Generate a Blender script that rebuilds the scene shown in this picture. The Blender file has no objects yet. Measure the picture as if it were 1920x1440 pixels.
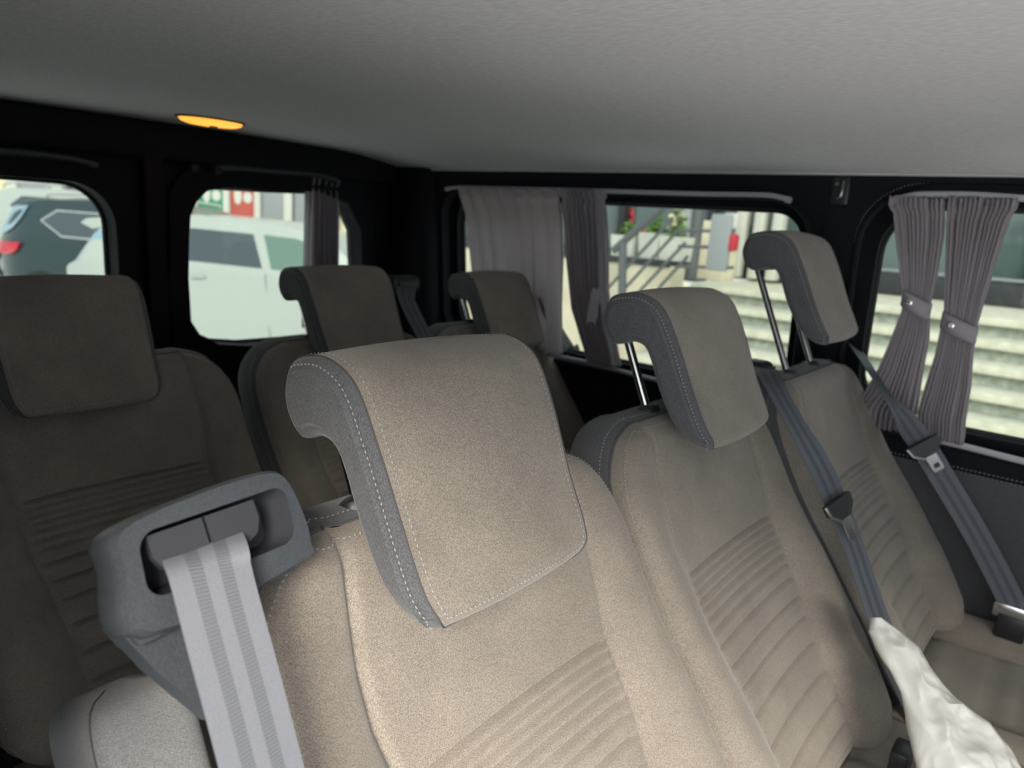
import bpy, bmesh, math, random
from mathutils import Vector, Matrix
random.seed(7)
C = bpy.context.scene.collection
SC = bpy.context.scene
R = math.radians
sin, cos, pi = math.sin, math.cos, math.pi

# ------------------------------------------------------------------ camera, sky, exposure
YAW, PITCH, ROLL, FPX = .895, .225, -.068, 1331.0
LIFT = 1.22                       # everything is modelled around eye height, then lifted so that the van floor is z = 0
fwd = Vector((sin(YAW)*cos(PITCH), cos(YAW)*cos(PITCH), -sin(PITCH)))
rgt0 = Vector((cos(YAW), -sin(YAW), 0))
dwn0 = fwd.cross(rgt0)
rgt = rgt0*cos(ROLL) + dwn0*sin(ROLL)
dwn = rgt0*-sin(ROLL) + dwn0*cos(ROLL)
cd = bpy.data.cameras.new('camera')
cam = bpy.data.objects.new('camera', cd)
C.objects.link(cam)
m = Matrix.Identity(4)
for i in range(3):
    m[i][0], m[i][1], m[i][2] = rgt[i], -dwn[i], -fwd[i]
cam.matrix_world = m
cd.sensor_width = 36
cd.lens = 36*FPX/1920
cd.clip_start = .01
cd.clip_end = 300
cd.dof.use_dof = True
cd.dof.focus_distance = .62
cd.dof.aperture_fstop = 6.5
SC.camera = cam

w = bpy.data.worlds.new('overcast_sky')
SC.world = w
w.use_nodes = True
nt = w.node_tree
nt.nodes.clear()
wo = nt.nodes.new('ShaderNodeOutputWorld')
bg = nt.nodes.new('ShaderNodeBackground')
tc = nt.nodes.new('ShaderNodeTexCoord')
sx = nt.nodes.new('ShaderNodeSeparateXYZ')
cr = nt.nodes.new('ShaderNodeValToRGB')
cr.color_ramp.elements[0].position = 0.0
cr.color_ramp.elements[0].color = (.92, .96, 1.0, 1)
cr.color_ramp.elements[1].position = 1.0
cr.color_ramp.elements[1].color = (.86, .93, 1.0, 1)
nt.links.new(tc.outputs['Generated'], sx.inputs[0])
nt.links.new(sx.outputs['Z'], cr.inputs[0])
nt.links.new(cr.outputs[0], bg.inputs[0])
nt.links.new(bg.outputs[0], wo.inputs[0])
bg.inputs[1].default_value = .68
sd = bpy.data.lights.new('sun', 'SUN')
sd.energy = 2.0
sd.angle = R(24)
sd.color = (1.0, .93, .82)
sun = bpy.data.objects.new('sun', sd)
C.objects.link(sun)
sun.rotation_euler = Vector((.74*cos(R(29)), .67*cos(R(29)), -sin(R(29)))).to_track_quat('-Z', 'Y').to_euler()
SC.view_settings.view_transform = 'Standard'
SC.view_settings.look = 'None'
SC.view_settings.exposure = 1.92
SC.view_settings.gamma = 1
SC.view_settings.use_curve_mapping = False

# ------------------------------------------------------------------ geometry helpers
def ray(u, v):
    return rgt*((u-960)/FPX) + dwn*((v-720)/FPX) + fwd
def atx(u, v, x):
    d = ray(u, v); return d*(x/d.x)
def aty(u, v, y):
    d = ray(u, v); return d*(y/d.y)
def atz(u, v, z):
    d = ray(u, v); return d*(z/d.z)
def atd(u, v, dist):
    return ray(u, v)*dist

def interp(x, tab):
    if x <= tab[0][0]: return tab[0][1]
    for (a, fa), (b, fb) in zip(tab, tab[1:]):
        if x <= b: return fa + (fb-fa)*(x-a)/(b-a)
    return tab[-1][1]
def sstep(a, b, x):
    t = min(1, max(0, (x-a)/(b-a))); return t*t*(3-2*t)

class MB:
    """collects quads, boxes and tubes into one mesh"""
    def __init__(s): s.v = []; s.f = []; s.uv = None
    def add(s, verts, faces):
        o = len(s.v); s.v += [tuple(p) for p in verts]; s.f += [tuple(i+o for i in f) for f in faces]; return s
    def box(s, c, size, rot=None, bev=0.0, seg=2):
        bm = bmesh.new()
        bmesh.ops.create_cube(bm, size=1)
        for q in bm.verts: q.co = Vector((q.co.x*size[0], q.co.y*size[1], q.co.z*size[2]))
        if bev: bmesh.ops.bevel(bm, geom=list(bm.edges), offset=bev, segments=seg, affect='EDGES', profile=.5)
        M = Matrix.Translation(Vector(c)) @ (rot.to_4x4() if rot else Matrix.Identity(4))
        bm.verts.index_update()
        s.add([M @ q.co for q in bm.verts], [[q.index for q in f.verts] for f in bm.faces])
        bm.free(); return s
    def tube(s, path, r, n=10, cap=True):
        path = [Vector(p) for p in path]; rings = []
        rr = r if isinstance(r, (list, tuple)) else [r]*len(path)
        up = None
        vs = []; fs = []
        for i, p in enumerate(path):
            t = (path[min(i+1, len(path)-1)] - path[max(i-1, 0)]).normalized()
            if up is None:
                up = t.orthogonal().normalized()
            up = (up - t*up.dot(t)).normalized()
            b = t.cross(up)
            for k in range(n):
                a = 2*pi*k/n
                vs.append(p + up*cos(a)*rr[i] + b*sin(a)*rr[i])
        for i in range(len(path)-1):
            for k in range(n):
                fs.append((i*n+k, i*n+(k+1) % n, (i+1)*n+(k+1) % n, (i+1)*n+k))
        if cap:
            fs.append(tuple(range(n))[::-1]); fs.append(tuple((len(path)-1)*n+k for k in range(n)))
        return s.add(vs, fs)
    def grid(s, pts, closed=False):
        nr, nc = len(pts), len(pts[0]); vs = [p for r in pts for p in r]; fs = []
        for i in range(nr-1):
            for j in range(nc if closed else nc-1):
                k = (j+1) % nc
                fs.append((i*nc+j, i*nc+k, (i+1)*nc+k, (i+1)*nc+j))
        return s.add(vs, fs)
    def prism(s, poly, vec):
        n = len(poly); vec = Vector(vec)
        vs = [Vector(p) for p in poly] + [Vector(p)+vec for p in poly]
        fs = [tuple(range(n)), tuple(range(2*n-1, n-1, -1))]
        fs += [(i, n+i, n+(i+1) % n, (i+1) % n)[::-1] for i in range(n)]
        return s.add(vs, fs)
    def dashes(s, path, length=.0034, gap=.0016, wd=.0009, ht=.0007, out=None):
        """stitches: small raised lozenges along a path"""
        path = [Vector(p) for p in path]
        acc = 0.0; pos = []
        L = [0]
        for a, b in zip(path, path[1:]): L.append(L[-1]+(b-a).length)
        d = 0.0; i = 0
        def P(d):
            for k in range(len(L)-1):
                if d <= L[k+1]:
                    return path[k].lerp(path[k+1], (d-L[k])/max(1e-9, L[k+1]-L[k]))
            return path[-1]
        while d+length < L[-1]:
            a, b = P(d), P(d+length)
            t = (b-a).normalized()
            n = out if out else t.orthogonal().normalized()
            n = (n - t*n.dot(t)).normalized(); sd_ = t.cross(n)
            c = (a+b)/2 + n*ht
            vs = [a, b, c+sd_*wd - n*ht*.6, c-sd_*wd - n*ht*.6, c+n*ht*.4, c-n*ht]
            s.add(vs, [(0, 2, 4), (2, 1, 4), (1, 3, 4), (3, 0, 4), (0, 5, 2), (2, 5, 1), (1, 5, 3), (3, 5, 0)])
            d += length+gap
        return s
    def build(s, name, mat, parent=None, smooth=True, sharp=40, kind=None, label=None, cat=None, group=None, uv=None):
        me = bpy.data.meshes.new(name)
        me.from_pydata(s.v, [], s.f); me.update()
        bm = bmesh.new(); bm.from_mesh(me)
        bmesh.ops.recalc_face_normals(bm, faces=bm.faces)
        bm.to_mesh(me); bm.free()
        if smooth:
            me.polygons.foreach_set('use_smooth', [True]*len(me.polygons))
            if sharp: me.set_sharp_from_angle(angle=R(sharp))
        if uv:
            l = me.uv_layers.new(name='UVMap')
            for lp in me.loops: l.data[lp.index].uv = uv[lp.vertex_index]
        me.materials.append(mat)
        o = bpy.data.objects.new(name, me); C.objects.link(o)
        if parent: adopt(o, parent)
        return tag(o, label, cat, group, kind)

def tag(o, label=None, cat=None, group=None, kind=None):
    if label: o['label'] = label
    if cat: o['category'] = cat
    if group: o['group'] = group
    if kind: o['kind'] = kind
    return o
ROOTLOC = {}
def adopt(o, parent):
    o.parent = parent
    if parent.name in ROOTLOC: o.matrix_parent_inverse = Matrix.Translation(-ROOTLOC[parent.name])
def thing(name, loc, label, cat, group=None, kind=None):
    o = bpy.data.objects.new(name, None); C.objects.link(o)
    o.location = loc; o.empty_display_size = .05
    ROOTLOC[o.name] = Vector(loc)
    return tag(o, label, cat, group, kind)
def copy_tree(o, parent=None, skip=()):
    c = o.copy(); C.objects.link(c)
    if parent: c.parent = parent; c.matrix_parent_inverse = o.matrix_parent_inverse.copy()
    for k in ('label', 'group'):
        if not parent and k in c: del c[k]
    for ch in list(o.children):
        if ch.name.split('.')[0] not in skip: copy_tree(ch, c, skip)
    return c
def spline(P, n=8, closed=False):
    P = [Vector(p) for p in P]; N = len(P); out = []
    for i in range(N if closed else N-1):
        g = (lambda k: P[k % N]) if closed else (lambda k: P[min(max(k, 0), N-1)])
        a, b, c, d = g(i-1), g(i), g(i+1), g(i+2)
        for k in range(n):
            t = k/n
            out.append(.5*((2*b)+(c-a)*t+(2*a-5*b+4*c-d)*t*t+(3*b-a-3*c+d)*t**3))
    if not closed: out.append(P[-1])
    return out

# ------------------------------------------------------------------ materials
def mat(name, col, rough=.6, metal=0.0, spec=.5, emit=None, estr=0, sheen=0):
    M = bpy.data.materials.new(name); M.use_nodes = True
    b = M.node_tree.nodes['Principled BSDF']
    b.inputs['Base Color'].default_value = (*col, 1)
    b.inputs['Roughness'].default_value = rough
    b.inputs['Metallic'].default_value = metal
    b.inputs['Specular IOR Level'].default_value = spec
    if sheen: b.inputs['Sheen Weight'].default_value = sheen
    if emit:
        b.inputs['Emission Color'].default_value = (*emit, 1); b.inputs['Emission Strength'].default_value = estr
    return M
def nodes(M): return M.node_tree.nodes, M.node_tree.links, M.node_tree.nodes['Principled BSDF']
def grain(M, c1, c2, scale, stretch=(1, 1, 1), bump=.2, dist=.001, detail=2.0, rot=(0, 0, 0), coord='Object', lo=.35, hi=.65, c_mid=None):
    """two colours mixed by fine noise, with the same noise as relief"""
    N, L, b = nodes(M)
    t = N.new('ShaderNodeTexCoord'); mp = N.new('ShaderNodeMapping')
    mp.inputs['Scale'].default_value = stretch; mp.inputs['Rotation'].default_value = rot
    n = N.new('ShaderNodeTexNoise'); n.inputs['Scale'].default_value = scale; n.inputs['Detail'].default_value = detail
    r = N.new('ShaderNodeValToRGB')
    r.color_ramp.elements[0].position = lo; r.color_ramp.elements[0].color = (*c1, 1)
    r.color_ramp.elements[1].position = hi; r.color_ramp.elements[1].color = (*c2, 1)
    L.new(t.outputs[coord], mp.inputs[0]); L.new(mp.outputs[0], n.inputs['Vector'])
    L.new(n.outputs['Fac'], r.inputs[0]); L.new(r.outputs[0], b.inputs['Base Color'])
    if bump:
        bp = N.new('ShaderNodeBump'); bp.inputs['Strength'].default_value = bump; bp.inputs['Distance'].default_value = dist
        L.new(n.outputs['Fac'], bp.inputs['Height']); L.new(bp.outputs[0], b.inputs['Normal'])
    return M
def weave(M, c1, c2, freq=900, blotch=.12):
    """woven cloth: heathered threads, diagonal twill relief, faint large unevenness"""
    N, L, b = nodes(M)
    t = N.new('ShaderNodeTexCoord')
    n1 = N.new('ShaderNodeTexNoise'); n1.inputs['Scale'].default_value = freq; n1.inputs['Detail'].default_value = 1.0
    mp = N.new('ShaderNodeMapping'); mp.inputs['Scale'].default_value = (1, 1, .35); mp.inputs['Rotation'].default_value = (.0, R(32), 0)
    L.new(t.outputs['Object'], mp.inputs[0]); L.new(mp.outputs[0], n1.inputs['Vector'])
    r = N.new('ShaderNodeValToRGB')
    r.color_ramp.elements[0].position = .36; r.color_ramp.elements[0].color = (*c1, 1)
    r.color_ramp.elements[1].position = .64; r.color_ramp.elements[1].color = (*c2, 1)
    L.new(n1.outputs['Fac'], r.inputs[0])
    n2 = N.new('ShaderNodeTexNoise'); n2.inputs['Scale'].default_value = 14; n2.inputs['Detail'].default_value = 3
    L.new(t.outputs['Object'], n2.inputs['Vector'])
    mr = N.new('ShaderNodeMapRange'); mr.inputs[1].default_value = .3; mr.inputs[2].default_value = .7
    mr.inputs[3].default_value = 1-blotch; mr.inputs[4].default_value = 1+blotch
    L.new(n2.outputs['Fac'], mr.inputs[0])
    mx = N.new('ShaderNodeVectorMath'); mx.operation = 'SCALE'
    L.new(r.outputs[0], mx.inputs[0]); L.new(mr.outputs[0], mx.inputs['Scale']); L.new(mx.outputs[0], b.inputs['Base Color'])
    wv = N.new('ShaderNodeTexWave'); wv.wave_type = 'BANDS'; wv.bands_direction = 'DIAGONAL'
    wv.inputs['Scale'].default_value = 300; wv.inputs['Distortion'].default_value = 1.5
    L.new(t.outputs['Object'], wv.inputs['Vector'])
    ad = N.new('ShaderNodeMath'); ad.operation = 'ADD'
    L.new(n1.outputs['Fac'], ad.inputs[0]); L.new(wv.outputs['Fac'], ad.inputs[1])
    bp = N.new('ShaderNodeBump'); bp.inputs['Strength'].default_value = .30; bp.inputs['Distance'].default_value = .0005
    L.new(ad.outputs[0], bp.inputs['Height']); L.new(bp.outputs[0], b.inputs['Normal'])
    b.inputs['Roughness'].default_value = .92; b.inputs['Specular IOR Level'].default_value = .2
    b.inputs['Sheen Weight'].default_value = .25; b.inputs['Sheen Roughness'].default_value = .5
    return M
M = {}
M['taupe'] = weave(mat('taupe_cloth', (.2, .18, .16)), (.16, .138, .116), (.305, .268, .228), 1500)
M['charcoal'] = weave(mat('charcoal_cloth', (.08, .08, .085)), (.062, .065, .070), (.125, .126, .132), 1500)
M['armcloth'] = weave(mat('grey_cloth', (.2, .2, .2)), (.14, .14, .142), (.23, .23, .23), 1500)
M['thread'] = mat('pale_thread', (.32, .315, .31), .8)
M['dark_thread'] = mat('grey_thread', (.16, .16, .17), .8)
M['piping'] = mat('piping', (.085, .085, .088), .9, spec=.2)
M['moulded'] = grain(mat('moulded_plastic', (.07, .08, .09), .45), (.034, .040, .047), (.052, .060, .069), 900, bump=.5, dist=.0006)
M['black_plastic'] = mat('black_plastic', (.018, .019, .022), .4)
M['slot_plastic'] = mat('slot_plastic', (.035, .037, .045), .45)
M['grey_plastic'] = grain(mat('grey_plastic', (.09, .09, .09), .4), (.08, .08, .08), (.11, .108, .105), 500, bump=.2, dist=.0005)
M['chrome'] = mat('bright_steel', (.75, .75, .74), .22, 1.0)
M['dark_steel'] = mat('dark_steel', (.30, .30, .30), .35, 1.0)
M['liner'] = grain(mat('headliner_cloth', (.47, .465, .46), .95, spec=.1), (.74, .74, .745), (.83, .83, .835), 260, stretch=(1, .35, 1), bump=.15, dist=.001)
M['lip'] = mat('pale_lip', (.55, .55, .56), .6)
M['black_skin'] = grain(mat('black_trim_skin', (.02, .021, .025), .7, spec=.15), (.006, .0065, .009), (.010, .011, .015), 300, bump=.3, dist=.0006)
M['grey_skin'] = grain(mat('grey_trim_skin', (.06, .06, .062), .65), (.05, .05, .054), (.066, .066, .07), 300, bump=.3, dist=.0006)
M['carpet'] = grain(mat('floor_mat', (.03, .03, .032), .9), (.02, .02, .022), (.04, .04, .042), 400, bump=.4)
M['rail'] = mat('grey_rail', (.42, .42, .45), .5)
M['rubber'] = mat('rubber', (.012, .012, .013), .7)
def glassmat(name, tint, gloss=.04):
    X = bpy.data.materials.new(name); X.use_nodes = True; N = X.node_tree.nodes; L = X.node_tree.links; N.clear()
    o = N.new('ShaderNodeOutputMaterial'); mx = N.new('ShaderNodeMixShader'); t = N.new('ShaderNodeBsdfTransparent'); g = N.new('ShaderNodeBsdfGlossy')
    t.inputs[0].default_value = (*tint, 1); g.inputs['Roughness'].default_value = .02; mx.inputs[0].default_value = gloss
    L.new(t.outputs[0], mx.inputs[1]); L.new(g.outputs[0], mx.inputs[2]); L.new(mx.outputs[0], o.inputs[0]); return X
M['pane'] = glassmat('tinted_pane', (.60, .63, .605), .02)
def clothmat(name, c, trans=.35):
    X = mat(name, c, .9, spec=.15); N, L, b = nodes(X)
    o = [n for n in N if n.type == 'OUTPUT_MATERIAL'][0]
    t = N.new('ShaderNodeBsdfTranslucent'); t.inputs[0].default_value = (c[0]*1.42, c[1]*1.36, c[2]*1.33, 1)
    mx = N.new('ShaderNodeMixShader'); mx.inputs[0].default_value = trans
    L.new(b.outputs[0], mx.inputs[1]); L.new(t.outputs[0], mx.inputs[2]); L.new(mx.outputs[0], o.inputs[0]); return X
M['curtain'] = clothmat('grey_curtain_cloth', (.50, .48, .51), .60)
M['tie'] = clothmat('grey_tie_cloth', (.38, .36, .40), .15)
M['bag'] = clothmat('white_film', (.62, .62, .59), .2)
nodes(M['bag'])[2].inputs['Roughness'].default_value = .35
M['amber'] = mat('amber_lens', (.5, .22, .03), .3, emit=(1, .40, .05), estr=.42)
def beltmat(name, c1, c2):
    X = mat(name, c1, .55, spec=.4); N, L, b = nodes(X)
    uv = N.new('ShaderNodeUVMap'); s = N.new('ShaderNodeSeparateXYZ'); L.new(uv.outputs[0], s.inputs[0])
    r = N.new('ShaderNodeValToRGB'); r.color_ramp.interpolation = 'CONSTANT'
    E = r.color_ramp.elements
    E[0].position = 0; E[0].color = (0, 0, 0, 1); E[1].position = .24; E[1].color = (1, 1, 1, 1)
    for p, v in ((.41, 0), (.59, 1), (.76, 0)):
        e = E.new(p); e.color = (v, v, v, 1)
    L.new(s.outputs['X'], r.inputs[0])
    mu = N.new('ShaderNodeMath'); mu.operation = 'MULTIPLY'; mu.inputs[1].default_value = 2*pi/.0021; L.new(s.outputs['Y'], mu.inputs[0])
    sn = N.new('ShaderNodeMath'); sn.operation = 'SINE'; L.new(mu.outputs[0], sn.inputs[0])
    ma = N.new('ShaderNodeMath'); ma.operation = 'MULTIPLY_ADD'; ma.inputs[1].default_value = .5; ma.inputs[2].default_value = .5; L.new(sn.outputs[0], ma.inputs[0])
    pr = N.new('ShaderNodeMath'); pr.operation = 'MULTIPLY'; L.new(ma.outputs[0], pr.inputs[0]); L.new(r.outputs[0], pr.inputs[1])
    no = N.new('ShaderNodeTexNoise'); no.inputs['Scale'].default_value = 1400
    tc_ = N.new('ShaderNodeTexCoord'); L.new(tc_.outputs['Object'], no.inputs['Vector'])
    m1 = N.new('ShaderNodeMix'); m1.data_type = 'RGBA'; m1.inputs['A'].default_value = (*c1, 1); m1.inputs['B'].default_value = (c1[0]*.55, c1[1]*.55, c1[2]*.57, 1)
    L.new(no.outputs['Fac'], m1.inputs['Factor'])
    m2 = N.new('ShaderNodeMix'); m2.data_type = 'RGBA'; m2.inputs['B'].default_value = (*c2, 1)
    mx = N.new('ShaderNodeMath'); mx.operation = 'MULTIPLY_ADD'; mx.inputs[1].default_value = .5; L.new(pr.outputs[0], mx.inputs[0])
    hf = N.new('ShaderNodeMath'); hf.operation = 'MULTIPLY'; hf.inputs[1].default_value = .4; L.new(r.outputs[0], hf.inputs[0]); L.new(hf.outputs[0], mx.inputs[2])
    L.new(mx.outputs[0], m2.inputs['Factor']); L.new(m1.outputs['Result'], m2.inputs['A']); L.new(m2.outputs['Result'], b.inputs['Base Color'])
    bp = N.new('ShaderNodeBump'); bp.inputs['Strength'].default_value = .5; bp.inputs['Distance'].default_value = .0005
    ad = N.new('ShaderNodeMath'); ad.operation = 'ADD'; L.new(pr.outputs[0], ad.inputs[0]); L.new(no.outputs['Fac'], ad.inputs[1])
    L.new(ad.outputs[0], bp.inputs['Height']); L.new(bp.outputs[0], b.inputs['Normal']); return X
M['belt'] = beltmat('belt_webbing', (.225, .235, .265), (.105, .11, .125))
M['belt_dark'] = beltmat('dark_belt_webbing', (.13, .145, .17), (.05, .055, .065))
# outdoors
M['tread'] = grain(mat('pale_stone', (.5, .49, .42), .8), (.56, .55, .45), (.70, .69, .58), 14, bump=.1, detail=6)
M['riser'] = grain(mat('speckled_stone', (.3, .32, .29), .8), (.28, .315, .27), (.48, .51, .45), 22, bump=.1, detail=8)
M['cream'] = grain(mat('cream_render', (.55, .49, .38), .9), (.58, .52, .40), (.70, .64, .50), 5, bump=.05, detail=5)
M['paving'] = grain(mat('paving', (.16, .16, .155), .95), (.55, .55, .55), (.68, .68, .68), 40, bump=.3, detail=6)
M['steel_paint'] = mat('grey_metal_paint', (.10, .11, .12), .4)
M['pale_steel'] = mat('pale_metal_paint', (.28, .30, .32), .4)
M['shop_glass'] = mat('shop_glass', (.09, .13, .13), .06, spec=.9)
M['frame_dark'] = mat('dark_frame', (.03, .034, .04), .4)
M['white_paint'] = mat('white_wall_paint', (.58, .58, .54), .7)
M['leaf'] = grain(mat('leaf_green', (.1, .2, .05), .6), (.03, .08, .015), (.14, .26, .05), 30)
M['petal'] = mat('cream_petal', (.7, .65, .4), .7)
M['red'] = mat('red_cloth', (.45, .03, .05), .6)
M['green_print'] = mat('green_print', (.03, .26, .13), .6)
M['red_print'] = mat('red_print', (.45, .08, .06), .6)
M['car_white'] = mat('white_car_paint', (.40, .44, .425), .18, spec=.6)
M['car_dark'] = mat('dark_car_paint', (.022, .042, .05), .2, spec=.6)
M['car_glass'] = mat('car_glass', (.05, .07, .085), .05, spec=.8)
M['car_glass_sky'] = mat('sky_painted_glass', (.24, .36, .46), .08, spec=.8)  # mirrored sky put into the base colour of the rear glass
M['car_glass_green'] = mat('green_car_glass', (.12, .20, .17), .08, spec=.8)
M['tail_red'] = mat('red_lens', (.55, .01, .03), .15)
M['tyre'] = mat('tyre_rubber', (.015, .015, .015), .8)

# ------------------------------------------------------------------ the van's shell
def rrect(y0, y1, z0, z1, r, n=8):
    """rounded rectangle outline in (y,z)"""
    rr = r if isinstance(r, (list, tuple)) else [r]*4
    out = []
    for (cy, cz, a0, q) in ((y1, z1, 0, 0), (y0, z1, 90, 1), (y0, z0, 180, 2), (y1, z0, 270, 3)):
        k = rr[q]
        sy, sz = (-1 if cy == y1 else 1), (-1 if cz == z1 else 1)
        for i in range(n+1):
            a = R(a0+90*i/n); out.append((cy+sy*k+k*cos(a), cz+sz*k+k*sin(a)))
    return out
def plate(outer, holes, thick, place):
    """a flat panel with holes and rolled thickness; place(a, b, depth) puts it in space"""
    bm = bmesh.new(); loops = []
    for lp in [outer]+holes:
        vs = [bm.verts.new((a, b, 0)) for a, b in lp]
        for i in range(len(vs)): bm.edges.new((vs[i], vs[(i+1) % len(vs)]))
    bmesh.ops.triangle_fill(bm, use_beauty=True, use_dissolve=False, edges=list(bm.edges))
    bm.verts.index_update()
    mb = MB(); co = [q.co.copy() for q in bm.verts]; n = len(co)
    tri = [[q.index for q in f.verts] for f in bm.faces]
    bound = [[q.index for q in e.verts] for e in bm.edges if len(e.link_faces) == 1]
    bm.free()
    V = [place(c.x, c.y, 0) for c in co] + [place(c.x, c.y, thick) for c in co]
    F = tri + [[i+n for i in f][::-1] for f in tri] + [(a, b, b+n, a+n) for a, b in bound]
    return mb.add(V, F)
def wx(z):          # the side wall leans inwards towards the roof
    return interp(z, [(-1.3, 1.68), (-.45, 1.672), (-.36, 1.66), (0, 1.625), (.14, 1.598), (.3, 1.56)])
MIDWIN = rrect(.535, 1.605, -.365, .066, [.09, .07, .07, .09], 8)
NEARWIN = rrect(-.62, .375, -.365, .085, [.10, .11, .10, .10], 8)
MIDIN = rrect(.50, 1.63, -.385, .088, [.10, .09, .08, .10], 8)
NEARIN = rrect(-.66, .405, -.39, .118, [.12, .13, .10, .10], 8)
zs_ = [-1.24, -.45, .14]
outer = [(-1.6, -1.24), (1.95, -1.24), (1.95, -.45), (1.95, .145), (-1.6, .145), (-1.6, -.45)]
wall_right = plate(outer, [MIDIN, NEARIN], .035, lambda a, b, d: Vector((wx(b)+d, a, b))).build('wall_right', M['black_skin'], kind='structure')
outer2 = [(-1.6, -1.24), (1.95, -1.24), (1.95, -.45), (1.95, .2), (-1.6, .2), (-1.6, -.45)]
plate(outer2, [MIDWIN, NEARWIN], .03, lambda a, b, d: Vector((wx(b)+.042+d, a, b))).build('window_frame', M['black_skin'], wall_right)
# lower grey door card with two rows of stitching, ledge bead under the windows
cardv = [(-1.2, -1.0), (.36, -1.0), (.40, -.96), (.40, -.46), (.37, -.437), (-1.2, -.437)]
plate(cardv, [], -.012, lambda a, b, d: Vector((wx(b)-.001+d, a, b))).build('door_card', M['grey_skin'], wall_right)
st = MB()
for z in (-.428, -.436):
    st.dashes([(wx(z)-.014, y, z) for y in (.40, -.6)], .0055, .0022, .0011, .001, Vector((-1, 0, 0)))
arc = [(wx(b)-.001, a, b) for a, b in NEARIN[2:18]]
st.dashes([(wx(b+.006)-.0015, a, b+.006) for a, b in rrect(-.66, .412, -.39, .118, [.12, .13, .10, .10], 10)[:20]], .0045, .0022, .0009, .0008, Vector((-1, 0, 0)))
st.build('stitching', M['thread'], wall_right, kind='stuff')
MB().tube([(wx(.13)-.001, .478, .138), (wx(.0)-.001, .474, 0), (wx(-.16)-.001, .462, -.17), (wx(-.36)-.001, .45, -.36)], .003, 6).build('seam_bead', M['black_skin'], wall_right)
MB().tube(spline([(wx(b)-.002, a, b) for a, b in MIDIN]+[(wx(MIDIN[0][1])-.002, *MIDIN[0])], 1), .006, 8).build('trim_bead', M['black_skin'], wall_right)
MB().tube(spline([(wx(b)-.002, a, b) for a, b in NEARIN]+[(wx(NEARIN[0][1])-.002, *NEARIN[0])], 1), .007, 8).build('trim_bead', M['black_skin'], wall_right)
for i, W in ((3, MIDWIN), (4, NEARWIN)):
    W2 = [(a, b) for a, b in W]
    cy = sum(a for a, b in W2)/len(W2); cz = sum(b for a, b in W2)/len(W2)
    W3 = [(cy+(a-cy)*1.015, cz+(b-cz)*1.03) for a, b in W2]
    o = plate(W3, [], .004, lambda a, b, d: Vector((wx(b)+.076+d, a, b))).build('window_%d' % i, M['pane'], kind='structure')
    MB().tube([(wx(b)+.07, a, b) for a, b in W2+W2[:1]], .008, 8).build('rubber_seal', M['rubber'], o)
# rear doors
YR = 1.85
RA = [(a, b) for a, b in rrect(.05, .728, -.40, .022, [.10, .10, .08, .08], 8)]
RB = [(.903, -.09), (.908, -.04), (.925, -.005), (.952, .022), (.993, .036), (1.15, .040), (1.30, .046), (1.40, .02), (1.45, -.06), (1.46, -.20), (1.455, -.30), (1.43, -.36), (1.37, -.39), (1.2, -.392), (1.06, -.39), (.975, -.378), (.925, -.352), (.9, -.31), (.897, -.2)]
outer = [(-.02, -1.24), (1.70, -1.24), (1.70, .2), (-.02, .2)]
wall_rear = plate(outer, [RA, RB], .05, lambda a, b, d: Vector((a, YR-.02+d, b))).build('wall_rear', M['black_skin'], kind='structure')
# raised door frames round each opening and the post between the two leaves
def grow(P, k):
    cy = sum(a for a, b in P)/len(P); cz = sum(b for a, b in P)/len(P)
    return [(a+math.copysign(k, a-cy)*min(1, abs(a-cy)/.1), b+math.copysign(k, b-cz)*min(1, abs(b-cz)/.1)) for a, b in P]
for P in (RA, RB):
    plate(grow(P, .05), [P], .022, lambda a, b, d: Vector((a, YR-.042+d, b))).build('door_frame', M['black_skin'], wall_rear)
MB().box((.815, YR-.045, -.42), (.05, .03, 1.05), bev=.01).build('door_post', M['black_skin'], wall_rear)
hd = MB()
hd.tube([(-.02, YR-.05, .105), (.5, YR-.05, .112), (1.0, YR-.05, .118), (1.45, YR-.05, .105)], .009, 8)
hd.build('header_bead', M['grey_skin'], wall_rear)
MB().box((.8, YR-.03, .13), (1.7, .06, .09), bev=.02).build('header_panel', M['black_skin'], wall_rear)
for xx in (.90, .96):
    MB().tube([(xx, YR-.09, .075), (xx, YR-.03, .075)], .010, 10).build('door_stop', M['rubber'], wall_rear)
for i, P in ((1, RA), (2, RB)):
    o = plate(grow(P, .008), [], .004, lambda a, b, d: Vector((a, YR-.016+d, b))).build('window_%d' % i, M['pane'], kind='structure')
    MB().tube([(a, YR+.02, b) for a, b in P+P[:1]], .008, 8).build('rubber_seal', M['rubber'], o)
MB().box((1.64, YR-.10, -.5), (.13, .22, 1.45), bev=.05, seg=4).build('corner_post', M['black_skin'], wall_rear)
# left side behind the open sliding door, floor, roof
plate([(-1.6, -1.24), (1.95, -1.24), (1.95, .2), (-1.6, .2)], [rrect(-1.45, .25, -1.20, .11, [.10, .10, .04, .04])], .06, lambda a, b, d: Vector((-.02-d, a, b))).build('wall_left', M['black_skin'], kind='structure')
plate([(-.08, -1.6), (1.75, -1.6), (1.75, 1.95), (-.08, 1.95)], [], .04, lambda a, b, d: Vector((a, b, -1.22-d))).build('floor', M['carpet'], kind='structure')
plate([(-.08, -1.24), (1.70, -1.24), (1.70, .2), (-.08, .2)], [rrect(.1, 1.1, -.32, .04, .06)], .05, lambda a, b, d: Vector((a, -1.55-d, b))).build('wall_front_baffle', M['black_skin'], kind='structure')  # unseen front end, added with a small opening to keep the rear seats dim
def zc(x, y):
    e = .165 + .012*sin(pi*min(1, max(0, x/1.6)))
    if x > 1.35: e -= .026*((x-1.35)/.25)**1.6
    return e
xs = [-.06+i*.04 for i in range(42)]; xs = [x for x in xs if x <= 1.585]+[1.60]
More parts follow.
